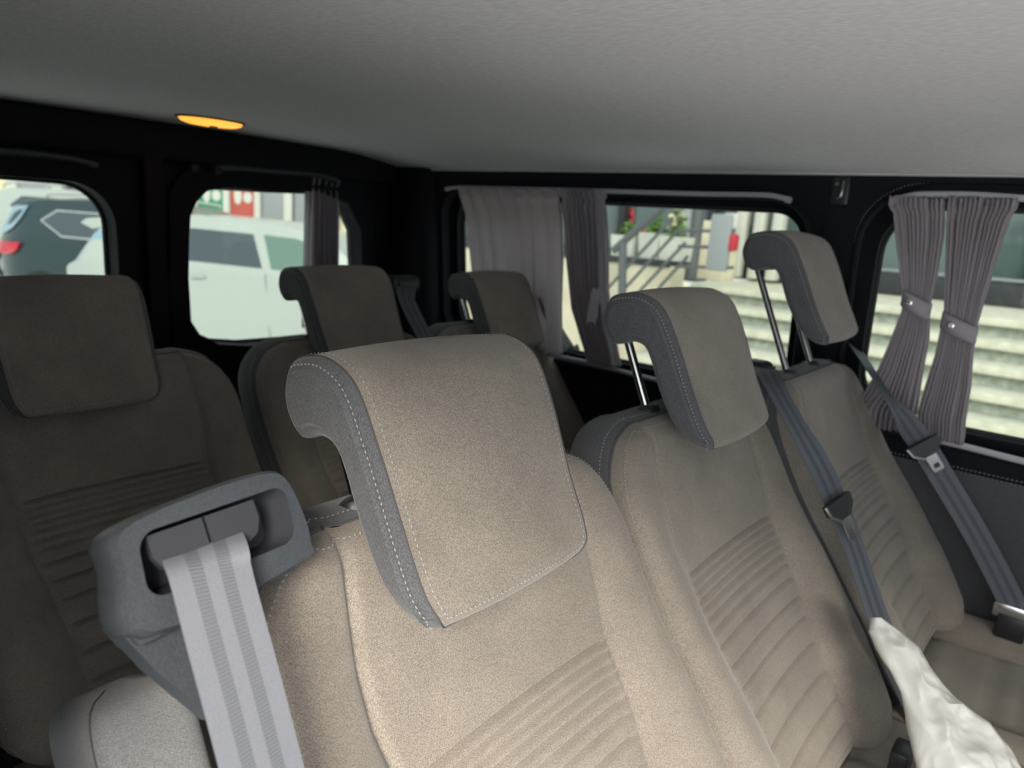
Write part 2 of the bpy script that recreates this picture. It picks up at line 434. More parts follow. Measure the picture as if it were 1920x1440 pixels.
rows = [[Vector((x, -1.6+j*.1, zc(x, 0))) for x in xs] for j in range(36)]
up = [[p+Vector((0, 0, .05)) for p in r] for r in rows]
rf = MB().grid(rows).grid(up)
n = len(xs)
rf.grid([rows[0], up[0]]).grid([rows[-1], up[-1]]).grid([[r[0] for r in rows], [r[0] for r in up]]).grid([[r[-1] for r in rows], [r[-1] for r in up]])
ceiling = rf.build('ceiling', M['liner'], kind='structure')
MB().tube([(1.597, -1.6, .143), (1.597, .9, .142), (1.597, 1.80, .141)], .006, 8).build('edge_lip', M['lip'], ceiling)

# ------------------------------------------------------------------ a seat, built once at x = 0 in the near row
PROF = [(-1.0, 0.0), (-.78, .12), (-.70, .160), (-.60, .222), (-.507, .280), (-.423, .335), (-.28, .397), (-.20, .42), (0, .5)]
def yp(z):   # smoothed backrest line
    return sum(interp(z+k*.02, PROF) for k in (-2, -1, 0, 1, 2))/5
SEAM = [(-.78, .118), (-.70, .120), (-.62, .124), (-.56, .132), (-.50, .145), (-.46, .148), (-.423, .146), (-.38, .155), (-.34, .156), (-.29, .150), (-.24, .145)]
HW = [(-.738, .165), (-.731, .195), (-.714, .218), (-.69, .232), (-.65, .238), (-.36, .238), (-.325, .236), (-.30, .229), (-.28, .217), (-.265, .202), (-.256, .188), (-.249, .168), (-.245, .150)]
BOL = [(-.745, .030), (-.69, .045), (-.6, .047), (-.48, .036), (-.38, .020), (-.30, .009), (-.245, .004)]
QZ = [-.427, -.437, -.447, -.457, -.467, -.479, -.492, -.510, -.533, -.558, -.591, -.628, -.664, -.695, -.718]
ZT, ZB = -.245, -.738
def back_point(z, x, hw, sm):
    e = (abs(x)-sm)/(hw-sm)
    n = 0.0
    if e > 0: n += interp(z, BOL)*sin(pi*.78*min(1, e))
    else: n -= .005*(1-(x/sm)**2)*sstep(-.24, -.4, z)
    n -= .0065*math.exp(-((abs(x)-sm)/.0045)**2)
    if e < -.03:
        fade = min(1, (sm-abs(x)-.003)/.012)
        for k, q in enumerate(QZ):
            dq = z-q
            if abs(dq) < .03:
                n -= fade*(.0075 if k == 0 or k > 6 else .0050)*math.exp(-(dq/.0021)**2)
                gap = .030 if k > 6 else .009
                n += fade*(.0030 if k > 6 else .0010)*math.exp(-((dq+gap/2)/(gap*.35))**2)
    d = min(hw-abs(x), (ZT-z)*1.3+.001, (z-ZB)*1.1+.001)
    if d < .03: n -= .028*(1-math.sqrt(max(0, 1-(1-d/.03)**2)))
    return Vector((x, yp(z)-n, z))
def colx(hw, sm):
    a = [-hw+(hw-sm)*t for t in (0, .03, .06, .1, .15, .22, .3, .4, .5, .6, .7, .78, .85, .9, .94, .97)]
    c = [-sm+2*sm*t for t in [0, .008, .018, .03, .045]+[.07+.86*i/22 for i in range(23)]+[.955, .97, .982, .992, 1]]
    return a+c+[-t for t in a[::-1]]
NR = 410
zrow = [ZB+(ZT-ZB)*i/(NR-1) for i in range(NR)]
FRONT = [[back_point(z, x, interp(z, HW), interp(z, SEAM)) for x in colx(interp(z, HW), interp(z, SEAM))] for z in zrow]
NC = len(FRONT[0])
base = Vector((0, .25, -1.22))
proto = thing('passenger_seat', base, None, 'seat', 'cloth passenger seats in two rows of three')
backrest = MB().grid(FRONT).build('backrest', M['taupe'], proto, sharp=70)
border = [FRONT[i][0] for i in range(NR)] + [FRONT[-1][j] for j in range(1, NC-1)] + [FRONT[i][-1] for i in range(NR-1, -1, -1)]
border = border[::3]+([border[-1]] if (len(border)-1) % 3 else [])
def ring(dy, grow_, dz):
    out = []
    for p in border:
        sxx = p.x/.238
        tz = sstep(-.33, -.25, p.z)
        out.append(Vector((p.x+grow_*max(-1, min(1, sxx*1.5)), p.y+dy, p.z+dz*1.0+grow_*tz)))
    return out
g = MB().grid([border, ring(.008, .003, -.002), ring(.025, .006, -.003), ring(.045, .007, -.006), ring(.062, .002, -.011), ring(.072, -.010, -.02), ring(.077, -.03, -.032)])
lastr = ring(.077, -.03, -.032); nb = len(lastr)
g.grid([[lastr[i], lastr[nb-1-i]] for i in range(nb//2)])
g.build('side_gusset', M['charcoal'], backrest, sharp=70)
pp = border[8:-8]
MB().tube([p+Vector((0, .003, 0)) for p in pp], .0015, 6).build('piping', M['piping'], backrest)
# stitch rows either side of the piping
st = MB()
inner = []
for i in range(10, NR): inner.append(FRONT[i][2])
row = FRONT[NR-5]
path = [FRONT[i][2] for i in range(60, NR-4)] + row[3:-3] + [FRONT[i][-3] for i in range(NR-5, 60, -1)]
st.dashes([p+Vector((0, -.0008, .0006)) for p in path], out=Vector((0, -.6, .8)))
o2 = ring(.014, .0055, -.002)
st.dashes([p for p in o2[30:-30]], out=Vector((0, 0, 1)))
st.build('stitching', M['thread'], backrest, kind='stuff')

# cushion
cg = []
ys = [.175-.012*i for i in range(44)]
for i, y in enumerate(ys):
    r_ = []
    for j in range(61):
        t = -1+2*j/60; x = .236*t; ax = abs(x)
        z = -.742+.03*(1-(i/43))*-.3+.02*sstep(.1, -.3, y)
        z += .032*sstep(.125, .185, ax)
        z -= .006*math.exp(-((ax-.13)/.006)**2)
        if ax < .126:
            ph = (y-.15)/.052
            z -= .005*math.exp(-((ph-round(ph))*.052/.004)**2)
        d = min(.236-ax, (y-ys[-1])*1.0+.001, (ys[0]-y)+.001)
        if d < .035: z -= .035*(1-math.sqrt(max(0, 1-(1-d/.035)**2)))
        r_.append(Vector((x, y, z)))
    cg.append(r_)
cushion = MB().grid(cg).build('cushion', M['taupe'], proto, sharp=70)
cb = cg[0] + [r[-1] for r in cg[1:]] + cg[-1][::-1][1:] + [r[0] for r in cg[::-1]][1:-1]
low = [Vector((p.x, p.y, p.z-.012)) for p in cb]; low2 = [Vector((p.x*.99, p.y, -.90)) for p in cb]; low3 = [Vector((p.x*.95, p.y, -.915)) for p in cb]
MB().grid([cb, low, low2, low3], closed=True).add(low3, [tuple(range(len(low3)))]).build('cushion_side', M['charcoal'], cushion, sharp=60)
fr = MB()
for sx_ in (-1, 1):
    fr.box((sx_*.17, -.05, -1.0), (.04, .46, .17), bev=.008)
    fr.box((sx_*.17, -.05, -1.13), (.05, .40, .10), bev=.008)
fr.box((0, -.05, -.935), (.42, .46, .05), bev=.01)
fr.build('seat_frame', M['black_plastic'], proto)
# recliner knuckle under the backrest
MB().box((0, .20, -.775), (.44, .09, .10), bev=.03, seg=3).build('recliner_cover', M['grey_plastic'], proto)

# headrest: a hooked profile lofted across, front cover split off
CTRL = [(.508, -.094), (.488, -.084), (.458, -.082), (.427, -.097), (.401, -.140), (.372, -.203), (.350, -.244), (.342, -.260), (.349, -.274),
        (.371, -.271), (.398, -.244), (.422, -.205), (.438, -.168), (.450, -.150), (.470, -.147), (.492, -.154), (.508, -.143), (.516, -.120)]
SEGN = 8
PR = spline([(0, a, b) for a, b in CTRL], SEGN, True)
nP = len(PR); IB = 7*SEGN+6
def pnorm(i):
    t = (PR[(i+1) % nP]-PR[i-1]).normalized(); return Vector((0, -t.z, t.y))
sgn = 1 if pnorm(2*SEGN).z > 0 else -1
PN = [pnorm(i)*sgn for i in range(nP)]
RR = .010
def hhw(z):
    h = interp(z, [(-.275, .111), (-.20, .113), (-.13, .117), (-.08, .118)])
    t = (z+.279)/.046
    if t < 1: h -= .034*(1-math.sqrt(max(0, 1-(1-t)**2)))
    return h
stations = []   # (edge offset, inset)
for a in range(0, 7):
    an = R(15*a); stations.append((RR*(1-cos(an))*1.0, RR*(1-sin(an))))
def local_radius(i):
    a, b, c = PR[i-2], PR[i], PR[(i+2) % nP]
    ar = (b-a).cross(c-a).length
    return (b-a).length*(c-b).length*(c-a).length/max(1e-9, 2*ar)
LIM = [min(RR, .55*local_radius(i)) for i in range(nP)]
for _ in range(6): LIM = [min(LIM[i], (LIM[i-1]+LIM[i]+LIM[(i+1) % nP])/3+.0004) for i in range(nP)]
def hpoint(i, side, off, ins):
    p = PR[i]-PN[i]*min(ins, LIM[i]*ins/RR); h = hhw(p.z)
    return Vector((side*(h-off), p.y, p.z))
def hring(side, off, ins): return [hpoint(i, side, off, ins) for i in range(nP)]
st_l = [(-1, o_, i_) for o_, i_ in stations]
mid = [.022, .05]+[k/14 for k in range(2, 13)]+[.95, .978]
rings = [hring(*q) for q in st_l]
edgeL, edgeR = hring(-1, RR, 0), hring(1, RR, 0)
for t in mid: rings.append([edgeL[i].lerp(edgeR[i], t)+PN[i]*(.004*(1-(2*t-1)**2) if i < IB else 0) for i in range(nP)])
rings += [hring(1, o_, i_) for o_, i_ in stations[::-1]]
nS = len(rings); c0, c1 = 5, nS-6      # front cover between these stations
fb, ff = [], []
for j in range(nS-1):
    for i in range(nP):
        k = (i+1) % nP
        q = (j*nP+i, j*nP+k, (j+1)*nP+k, (j+1)*nP+i)
        (ff if (c0 <= j < c1 and i < IB) else fb).append(q)
allv = [p for r_ in rings for p in r_]
capL, capR = hring(-1, -.0015, RR*1.25), hring(1, -.0015, RR*1.25)
def bulge(P, side):
    return [p+Vector((side*.0015, 0, 0)) for p in P]
hb = MB().add(allv, fb)
hb.grid([rings[0], bulge(capL, -1)], closed=True).grid([bulge(capR, 1), rings[-1]], closed=True)
from mathutils.geometry import tessellate_polygon
tris = [tuple(q) for q in tessellate_polygon([[Vector((p.y, p.z, 0)) for p in capL]])]
hb.add(bulge(capL, -1), tris).add(bulge(capR, 1), tris)
headrest = hb.build('headrest', M['charcoal'], proto, sharp=80)
bm_used = sorted({i for f in ff for i in f}); ix = {a: b for b, a in enumerate(bm_used)}
MB().add([allv[i] for i in bm_used], [tuple(ix[i] for i in f) for f in ff]).build('front_cover', M['taupe'], headrest, sharp=80)
st = MB()
def nudge(j, i, amt=.0007):
    p = rings[j][i]; return p+PN[i]*amt
# groove bead along the cover's edge and its two stitch rows
seam = [rings[c0][i] for i in range(0, IB)] + [rings[j][IB] for j in range(c0, c1)] + [rings[c1][i] for i in range(IB, -1, -1)]
MB().tube(seam, .0009, 5).build('seam_bead', M['piping'], headrest)
innr = [nudge(c0+2, i) for i in range(2, IB-4)] + [nudge(j, IB-5) for j in range(c0+2, c1-1)] + [nudge(c1-2, i) for i in range(IB-5, 1, -1)]
st.dashes(innr, out=Vector((0, -.8, .5)))
for side, P in ((-1, capL), (1, capR)):
    q = [hpoint(i, side, .0005, RR-.004)+Vector((side*.001, 0, 0)) for i in range(2, IB+4)]
    st.dashes(q, out=Vector((side, 0, 0)))
st.build('stitching', M['thread'], headrest, kind='stuff')
DIR = Vector((0, -.41, -.912))
for side in (-1, 1):
    top = Vector((side*.072, .494, -.158))
    MB().tube([top-DIR*.02, top+DIR*.20], .0062, 12).build('post', M['chrome'], headrest)
for side in (-1, 1):
    b0 = Vector((side*.072, .494, -.158))+DIR*.098
    c = MB(); rot = Vector((0, 0, 1)).rotation_difference(-DIR).to_matrix()
    prof_ = [(.0, .010), (.008, .010), (.0155, .006), (.017, .001), (.017, -.008), (.0, -.008)]
    rg = [[b0+rot @ Vector((rr_*cos(2*pi*k/20)*1.25, rr_*sin(2*pi*k/20), h)) for k in range(20)] for rr_, h in prof_]
    c.grid(rg, closed=True).build('post_collar', M['black_plastic'], backrest)

def raise_headrest(seat, up_, x=0):
    for ch in seat.children:
        if ch.name.startswith('headrest'): ch.location = Vector((x, 0, 0))-DIR*up_
        if ch.name.startswith('backrest'):
            for q in ch.children:
                if q.name.startswith('post_collar'): q.location.x = x
HB0 = 0.0
seats = {}
SPECS = [('front_left', .462, 0, 0, -.034, 'cloth seat nearest the camera with belt guide on its shoulder'),
         ('front_mid', .945, 0, 0, 0, 'cloth seat in the middle of the near row, bright steel headrest posts showing'),
         ('front_right', 1.425, -.033, 0, .104, 'cloth seat beside the tied back window curtains, headrest raised highest'),
         ('rear_left', .455, .8316, -.027, -.030, 'dark cloth seat at the left edge of the picture in the rear row'),
         ('rear_mid', .972, .8316, -.027, -.016, 'dark cloth seat in the middle of the rear row before the rear right window'),
         ('rear_right', 1.46, .8316, -.027, -.034, 'dark cloth seat in the far corner of the rear row beside the closed curtain')]
for k, (nm, xc, dy, dz, upz, lab) in enumerate(SPECS):
    s = proto if k == 0 else copy_tree(proto)
    s.location = base+Vector((xc, dy, dz))
    tag(s, lab, 'seat', 'cloth passenger seats in two rows of three')
    raise_headrest(s, upz, {'front_left': -.022, 'rear_left': -.035, 'rear_right': .015}.get(nm, 0))
    seats[nm] = s
for nm in ('front_right',):
    for ch in seats[nm].children_recursive:
        if ch.name.startswith('post') and not ch.name.startswith('post_'):
            ch.data = ch.data.copy(); ch.data.materials[0] = M['dark_steel']; ch['label'] = 'dull dark steel headrest post'  # same steel posts, with their shade put into a darker colour

# ------------------------------------------------------------------ seat extras: armrest, shoulder belt guides
def own(o, seat):      # a part modelled in place for one already placed seat
    o.parent = seat; o.matrix_parent_inverse = Matrix.Translation(-Vector(seat.location)); return o
S1 = seats['front_left']
# raised armrest beside the nearest seat: rounded slab with a piped edge
A_ = []
axis0, axis1 = Vector((.172, .475, -.335)), Vector((.172, .33, -.62))
ad_ = (axis1-axis0).normalized(); an_ = Vector((0, ad_.z, -ad_.y)).normalized()
if an_.y > 0: an_ = -an_
outl = rrect(-.054, .052, -.034, .034, .015, 6)
prof_a = [(-.002, .3), (0, .66), (.004, .83), (.010, .92), (.018, .975), (.028, 1.0), (.30, 1.0)]
rg = []
for d, sc in prof_a:
    rg.append([axis0+ad_*d+an_*(a*sc-.0)+Vector((b*sc, 0, 0)) for a, b in outl])
arm = MB().grid(rg, closed=True).add(rg[0], [tuple(range(len(outl)))]).add(rg[-1], [tuple(range(len(outl)))])
arm = own(arm.build('armrest', M['armcloth'], None, sharp=60), S1)
o_ = MB().tube([axis0+ad_*d+an_*(.044*sc)+Vector((-.0322*sc, 0, 0)) for d, sc in prof_a], .0008, 6).build('piping', M['piping'])
o_.parent = arm
own(MB().tube([(.150, .455, -.60), (.30, .455, -.60)], .022, 14).build('armrest_pivot', M['black_plastic']), S1)

# belt guide: moulded box with a recessed slot, two half flaps, and a tapered foot on the seat's shoulder
GO = Vector((.190, .372, -.196))                  # middle of the front face
gx = Vector((1, .06, .035)).normalized(); gn = Vector((.02, -.90, .44)); gn = (gn-gx*gn.dot(gx)).normalized(); gu = gn.cross(gx).normalized()
if gu.z < 0: gu = -gu
def gp(a, b, c=0): return GO+gx*a+gu*b+gn*c
face = [(-.046, -.034), (-.049, .006), (-.044, .025), (.0, .031), (.046, .031), (.062, .024), (.067, .0), (.066, -.022), (.055, -.032)]
face = [(p.x, p.y) for p in spline([(a, b, 0) for a, b in face], 5, True)]
slot = rrect(-.039, .056, -.019, .017, .010, 5)
slot = [(a+b*.10, b+.002) for a, b in slot]
def gplace(a, b, d): return gp(a, b, -d)
gm = plate(face, [slot], .004, gplace)
def sc_ring(P, k, c): return [gp(a*k, b*k, c) for a, b in P]
rings_ = [sc_ring(face, .955, .0045), sc_ring(face, 1.0, 0), sc_ring(face, 1.025, -.005), sc_ring(face, 1.02, -.026), sc_ring(face, .97, -.036), sc_ring(face, .9, -.04)]
gm = plate([(a*.955, b*.955) for a, b in face], [slot], .003, lambda a, b, d: gp(a, b, .0045-d))
gm.grid(rings_, closed=True).add(rings_[-1], [tuple(range(len(face)))])
guide = own(gm.build('belt_guide', M['moulded'], None, sharp=35), S1)
def sub(mb, name, material, par):
    o = mb.build(name, material); o.parent = par; return o
inner_r = [[gp(a, b, .0015) for a, b in slot], [gp(a*.97, b*.95, -.006) for a, b in slot], [gp(a*.9, b*.8, -.022) for a, b in slot]]
sub(MB().grid(inner_r, closed=True).add(inner_r[-1], [tuple(range(len(slot)))]), 'slot_lining', M['slot_plastic'], guide)
def flap(a0, a1, nick):
    P = [(a0, .016), (a1, .016), (a1, -.001)]
    P = [(a0, .0165), (a1, .0165), (a1, .004), (a1-.004, -.004), (a1-.010, -.007), (a0, -.007)] if nick > 0 else [(a0, .0165), (a1, .0165), (a1, -.007), (a0+.010, -.007), (a0+.004, -.004), (a0, .004)]
    return MB().prism([gp(a, b, .0005) for a, b in P], gn*-.006)
sub(flap(-.031, .0015, -1), 'slot_flap', M['slot_plastic'], guide)
sub(flap(.0035, .036, 1), 'slot_flap', M['slot_plastic'], guide)
foot = [(-.053, -.028), (-.042, -.055), (-.027, -.083), (-.020, -.096), (-.012, -.094), (-.009, -.086), (-.006, -.05), (.0, -.028)]
ft = MB().prism([gp(a, b, -.012) for a, b in foot], gn*-.018)
ft.prism([gp(a, b, -.006) for a, b in [(-.053, -.024), (-.048, -.038), (.052, -.036), (.062, -.024)]], gn*-.03)
sub(ft, 'guide_foot', M['moulded'], guide)
own(MB().box((.225, .455, -.265), (.07, .06, .06), bev=.01).build('guide_bracket', M['black_plastic']), S1)
# guides of the other near seats and of the rear row are smaller shoulder boxes
def shoulder_box(seat, p, sz=(.085, .05, .04)):
    g_ = own(MB().box(p, sz, bev=.012, seg=3).build('belt_guide', M['black_plastic']), seat)
    q = MB().box((p[0], p[1]-sz[1]/2-.001, p[2]), (sz[0]*.7, .006, sz[2]*.4), bev=.002).build('slot_lining', M['slot_plastic']); q.parent = g_
pB = aty(752, 532, 1.27); pC = aty(1012, 520, 1.27)
shoulder_box(seats['rear_mid'], pB)
shoulder_box(seats['rear_right'], pC, (.07, .05, .04))
p3 = aty(1578, 640, .44)
shoulder_box(seats['front_right'], p3, (.05, .05, .03))
p2 = aty(1420, 690, .47)
shoulder_box(seats['front_mid'], p2, (.05, .05, .03))

# ------------------------------------------------------------------ seat belts
def ribbon(path, width, wdirs, thick=.0016, n=6):
    P = spline(path, n); W = spline(wdirs, n) if isinstance(wdirs, list) else [Vector(wdirs)]*len(P)
    mb = MB(); uvs = []; L = 0; V = []; rows_ = []
    K = 8
    for i, p in enumerate(P):
        if i: L += (P[i]-P[i-1]).length
        t = (P[min(i+1, len(P)-1)]-P[max(0, i-1)]).normalized(); wv_ = W[i]; wv_ = (wv_-t*wv_.dot(t)).normalized()
        nn = t.cross(wv_).normalized()
        for s_ in (1, -1):
            for k in range(K+1):
                f = k/K if s_ > 0 else 1-k/K
                V.append(p+wv_*(width*(f-.5))+nn*(s_*thick/2)); uvs.append((f, L))
    m_ = 2*(K+1); F = []
    for i in range(len(P)-1):
        for k in range(m_):
            F.append((i*m_+k, i*m_+(k+1) % m_, (i+1)*m_+(k+1) % m_, (i+1)*m_+k))
    F.append(tuple(range(m_))); F.append(tuple((len(P)-1)*m_+k for k in range(m_)))
    mb.add(V, F); return mb, uvs
def on_back(u, v, off, dx=0, dy=0, dz=0):
    """where the sight line to a mark in the photograph meets the seat backs, off in front of them"""
    d = ray(u, v); t = .25; 
    while t < 3.5:
        p = d*t
        if p.y > interp(p.z-dz, PROF)+dy-off: return p
        t += .001
    return p
def belt(label, path, width, wd, material, group='seat belts over the backrests'):
    t = thing('seat_belt', path[-1], label, 'seat belt', group)
    mb, uvs = ribbon(path, width, wd)
    mb.build('webbing', material, t, sharp=60, uv=uvs)
    return t
def tongue(t, p, ax, wd):
    """black sliding plate with a bright steel tongue"""
    ax = Vector(ax).normalized(); wd = Vector(wd); wd = (wd-ax*wd.dot(ax)).normalized(); nn = ax.cross(wd).normalized()
    if nn.y > 0: nn = -nn
    rot = Matrix((wd, nn, ax)).transposed()
    pl = [(-.031, -.012), (.031, -.012), (.030, .004), (.016, .018), (-.016, .018), (-.030, .004)]
    MB().prism([p+wd*a+ax*b+nn*.006 for a, b in pl], nn*-.008).build('tongue_plate', M['black_plastic'], t)
    MB().tube([p+wd*-.031+ax*-.012+nn*.004, p+wd*-.028+ax*.006+nn*.005, p+wd*-.012+ax*.020+nn*.005], .0028, 8).build('plate_rim', M['dark_steel'], t)
    tg = MB()
    q = [(-.011, .018), (.011, .018), (.011, .048), (.008, .052), (-.008, .052), (-.011, .048)]
    h = [(-.0055, .036), (.0055, .036), (.0055, .045), (-.0055, .045)]
    tg = plate(q, [h], .0025, lambda a, b, d: p+wd*a+ax*b+nn*(.007-d))
    tg.build('steel_tongue', M['chrome'], t, smooth=False)
# belt of the nearest seat, out of the guide and down across its shoulder
pathA = [atd(366, 975, .455), atd(378, 1010, .427), atd(388, 1042, .404), atd(400, 1085, .395), atd(425, 1180, .388), atd(455, 1290, .385), atd(494, 1440, .385), atd(545, 1640, .39), atd(590, 1850, .41)]
belt('pale grey striped seat belt hanging from the guide on the nearest seat', pathA, .0455, [gx]*3+[Vector((1, .10, .05))]*6, M['belt'])
# belt of the middle seat of the near row
pts = [on_back(1436, 690, -.05), on_back(1446, 713, .03), on_back(1498, 805, .085), on_back(1540, 880, .098), on_back(1568, 943, .10)]
pts2 = [on_back(1572, 950, .10), on_back(1600, 1020, .10), on_back(1630, 1110, .10), on_back(1662, 1200, .095), on_back(1702, 1290, .07), on_back(1745, 1390, .05)]
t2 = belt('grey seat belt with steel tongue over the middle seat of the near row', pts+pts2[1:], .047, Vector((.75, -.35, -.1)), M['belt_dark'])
tongue(t2, on_back(1571, 950, .108), pts2[1]-pts[-1], (.75, -.35, -.1))
# belt beside the curtain
W3 = Vector((.9, -.2, -.2))
pts = [aty(1592, 634, .42), aty(1600, 645, .40), atx(1660, 735, 1.52), atx(1728, 832, 1.555), atx(1770, 900, 1.575), atx(1835, 1010, 1.59), atx(1890, 1115, 1.60), atx(1900, 1140, 1.60)]
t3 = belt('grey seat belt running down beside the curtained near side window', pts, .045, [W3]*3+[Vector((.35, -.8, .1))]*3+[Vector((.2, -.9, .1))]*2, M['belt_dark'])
tongue(t3, atx(1733, 838, 1.545), pts[4]-pts[3], (.45, -.75, 0))
MB().box(atx(1893, 1146, 1.6), (.02, .055, .03), bev=.005).build('anchor_plate', M['chrome'], t3)
MB().box(atx(1895, 1175, 1.6), (.03, .05, .05), bev=.006).build('anchor_base', M['black_plastic'], t3)
# rear row belts
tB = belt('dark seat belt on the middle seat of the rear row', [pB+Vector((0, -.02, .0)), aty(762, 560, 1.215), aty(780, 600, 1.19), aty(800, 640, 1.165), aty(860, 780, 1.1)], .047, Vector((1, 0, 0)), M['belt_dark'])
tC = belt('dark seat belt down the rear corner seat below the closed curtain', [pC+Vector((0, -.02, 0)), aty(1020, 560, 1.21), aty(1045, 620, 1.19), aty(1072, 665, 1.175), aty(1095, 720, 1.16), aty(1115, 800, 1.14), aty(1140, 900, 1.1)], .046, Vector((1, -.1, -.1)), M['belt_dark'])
tongue(tC, aty(1074, 662, 1.165), Vector((.15, -.1, -.3)), (1, -.1, -.1))

# ------------------------------------------------------------------ curtains and their rails
def curtain(label, top, bot, z0, z1, tie, folds, depth, xoff, group='grey gathered side curtains', ruffle=True, left_edge=None, right_edge=None, waist=None, tiez=None, rear=False, layers=1):
    """left_edge / right_edge: tables z -> position along the wall"""
    th = thing('curtain', (0, 0, 0), label, 'curtain', group)
    sheets = MB()
    NZ, NS = 60, folds*12+1
    for ly in range(layers):
        rows_ = []
        ph = [random.uniform(-.7, .7) for _ in range(folds+2)]
        am = [random.uniform(.7, 1.25) for _ in range(folds+2)]
        for i in range(NZ+1):
            z = z0+(z1-z0)*i/NZ
            a, b = interp(z, left_edge), interp(z, right_edge)
            wdt = abs(b-a)
            dep = min(depth, wdt*.22)*(1 if tiez is None else (.75+.25*sstep(0, .06, abs(z-tiez))))
            if ruffle and z > z1-.022: dep *= 1.25
            r_ = []
            for j in range(NS):
                s_ = j/(NS-1); q = s_*folds; k = int(q)
                f = sin(2*pi*q+ph[min(k, folds)]*(.6+.4*sin(z*9+k)))*am[min(k, folds)]
                f += .35*sin(4*pi*q+k+z*6)
                pos = a+(b-a)*s_+.25*wdt/folds*sin(2*pi*q+1.3+z*4)*.6
                if ruffle and abs(z-(z1-.028)) < .008: f *= .45
                zz = z+.003*sin(2*pi*q*1.0+2) if i in (0, NZ) else z
                if rear: r_.append(Vector((pos, xoff-dep*f*.5+ly*.014, zz)))
                else: r_.append(Vector((wx(z)+xoff-dep*f*.5+ly*.014, pos, zz)))
            rows_.append(r_)
        sheets.grid(rows_)
    body = sheets.build('curtain_cloth', M['curtain'], th, sharp=0)
    md = body.modifiers.new('thickness', 'SOLIDIFY'); md.thickness = .0014
    if tiez is not None:
        a, b = interp(tiez, left_edge), interp(tiez, right_edge)
        cx, hw_ = (a+b)/2, abs(b-a)/2+.004
        x0 = wx(tiez)+xoff; ln = []
        for k in range(28):
            an = 2*pi*k/28; ln.append((x0-cos(an)*(depth*.62+.004), cx+sin(an)*hw_))
        hh = .016
        rr_ = [[Vector((x_, y_, tiez+h+(.012*((y_-cx)/hw_)) )) for x_, y_ in ln] for h in (-hh, -hh*.3, hh*.3, hh)]
        tie_o = MB().grid(rr_, closed=True).build('tieback', M['tie'], th)
        md = tie_o.modifiers.new('thickness', 'SOLIDIFY'); md.thickness = .002
        c = Vector((x0-depth*.62-.006, cx+hw_*.35, tiez+.004))
        rot = Vector((0, 0, 1)).rotation_difference(Vector((-1, 0, 0))).to_matrix()
        rg_ = [[c+rot @ Vector((r0*cos(2*pi*k/14), r0*sin(2*pi*k/14), h)) for k in range(14)] for r0, h in ((.0065, -.002), (.0065, .002), (.004, .003), (.003, .0015), (.0005, .0015))]
        sn_ = MB().grid(rg_, closed=True).build('snap_button', M['chrome']); sn_.parent = tie_o
    return th
def ypx(pts, x):
    t = []
    for u, v in pts:
        p = atx(u, v, x); t.append((p.z, p.y))
    return sorted(t)
xw = 1.575
c1 = curtain('left curtain of the near window pair, grey, tied back with a snap band', 0, 0, -.372, .096, None, 11, .028, -.03,
    left_edge=ypx([(1668, 388), (1676, 400), (1680, 470), (1688, 540), (1686, 585), (1660, 650), (1640, 695), (1610, 745), (1590, 765)], xw),
    right_edge=ypx([(1772, 388), (1768, 440), (1752, 520), (1738, 575), (1735, 640), (1722, 705), (1712, 765), (1704, 800), (1700, 822)], xw), tiez=atx(1710, 572, xw).z)
c2 = curtain('right curtain of the near window pair, grey, tied back lower down', 0, 0, -.372, .098, None, 13, .03, -.03,
    left_edge=ypx([(1778, 388), (1775, 430), (1771, 500), (1766, 590), (1760, 615), (1748, 670), (1728, 730), (1712, 780), (1712, 815)], xw),
    right_edge=ypx([(1908, 388), (1893, 410), (1868, 480), (1843, 560), (1826, 618), (1820, 665), (1815, 730), (1803, 800), (1801, 828)], xw), tiez=atx(1792, 616, xw).z)
xw = 1.575
c3 = curtain('grey curtain spread flat and lit from behind in the middle side window', 0, 0, -.36, .09, None, 7, .022, -.03,
    left_edge=ypx([(860, 362), (868, 400), (873, 490), (876, 560), (885, 700)], xw),
    right_edge=ypx([(1050, 364), (1049, 400), (1044, 490), (1036, 570), (1030, 690)], xw))
c4 = curtain('grey curtain bunched tight in the middle of the middle side window', 0, 0, -.36, .09, None, 7, .026, -.032,
    left_edge=ypx([(1056, 362), (1057, 400), (1058, 490), (1062, 580), (1082, 665), (1086, 690)], xw),
    right_edge=ypx([(1128, 364), (1126, 400), (1124, 490), (1122, 547), (1128, 620), (1136, 676), (1138, 700)], xw), layers=2)
tl = MB().grid([[atx(1125, 540, 1.565)+Vector((-.004*k, .01*j-.01, -.012*k*k*.3+.006*sin(j*2+k))) for j in range(4)] for k in range(6)])
tl.build('tieback', M['tie'], c4)
c5 = curtain('dark narrow curtain hanging straight in the rear right door window', 0, 0, -.36, .085, None, 5, .02, 1.815, group='grey gathered side curtains',
    left_edge=[(-.4, 1.262), (.1, 1.268)], right_edge=[(-.4, 1.375), (.06, 1.37), (.1, 1.385)], rear=True, layers=3)
def rail(label, pts, r, n=8, mt='rail'):
    t = thing('curtain_rail', pts[0], label, 'curtain rail', 'grey curtain rails round the windows')
    P = spline(pts, n)
    MB().tube(P, r, 10).build('rail_tube', M[mt], t)
    for p, q in ((P[0], P[1]), (P[-1], P[-2])):
        d = (q-p).normalized(); MB().tube([p-d*.004, p+d*.008], r*1.25, 10).build('end_cap', M[mt], t)
xr = 1.585
rail('grey top curtain rail of the middle side window', [atx(u, v, xr) for u, v in ((838, 354), (858, 351), (900, 352), (1100, 357), (1300, 363), (1420, 365), (1455, 368), (1480, 375))], .0055)
rail('grey bottom curtain rail of the middle side window', [atx(u, v, 1.64) for u, v in ((1000, 660), (1095, 678), (1160, 695), (1232, 713), (1330, 740))], .0055)
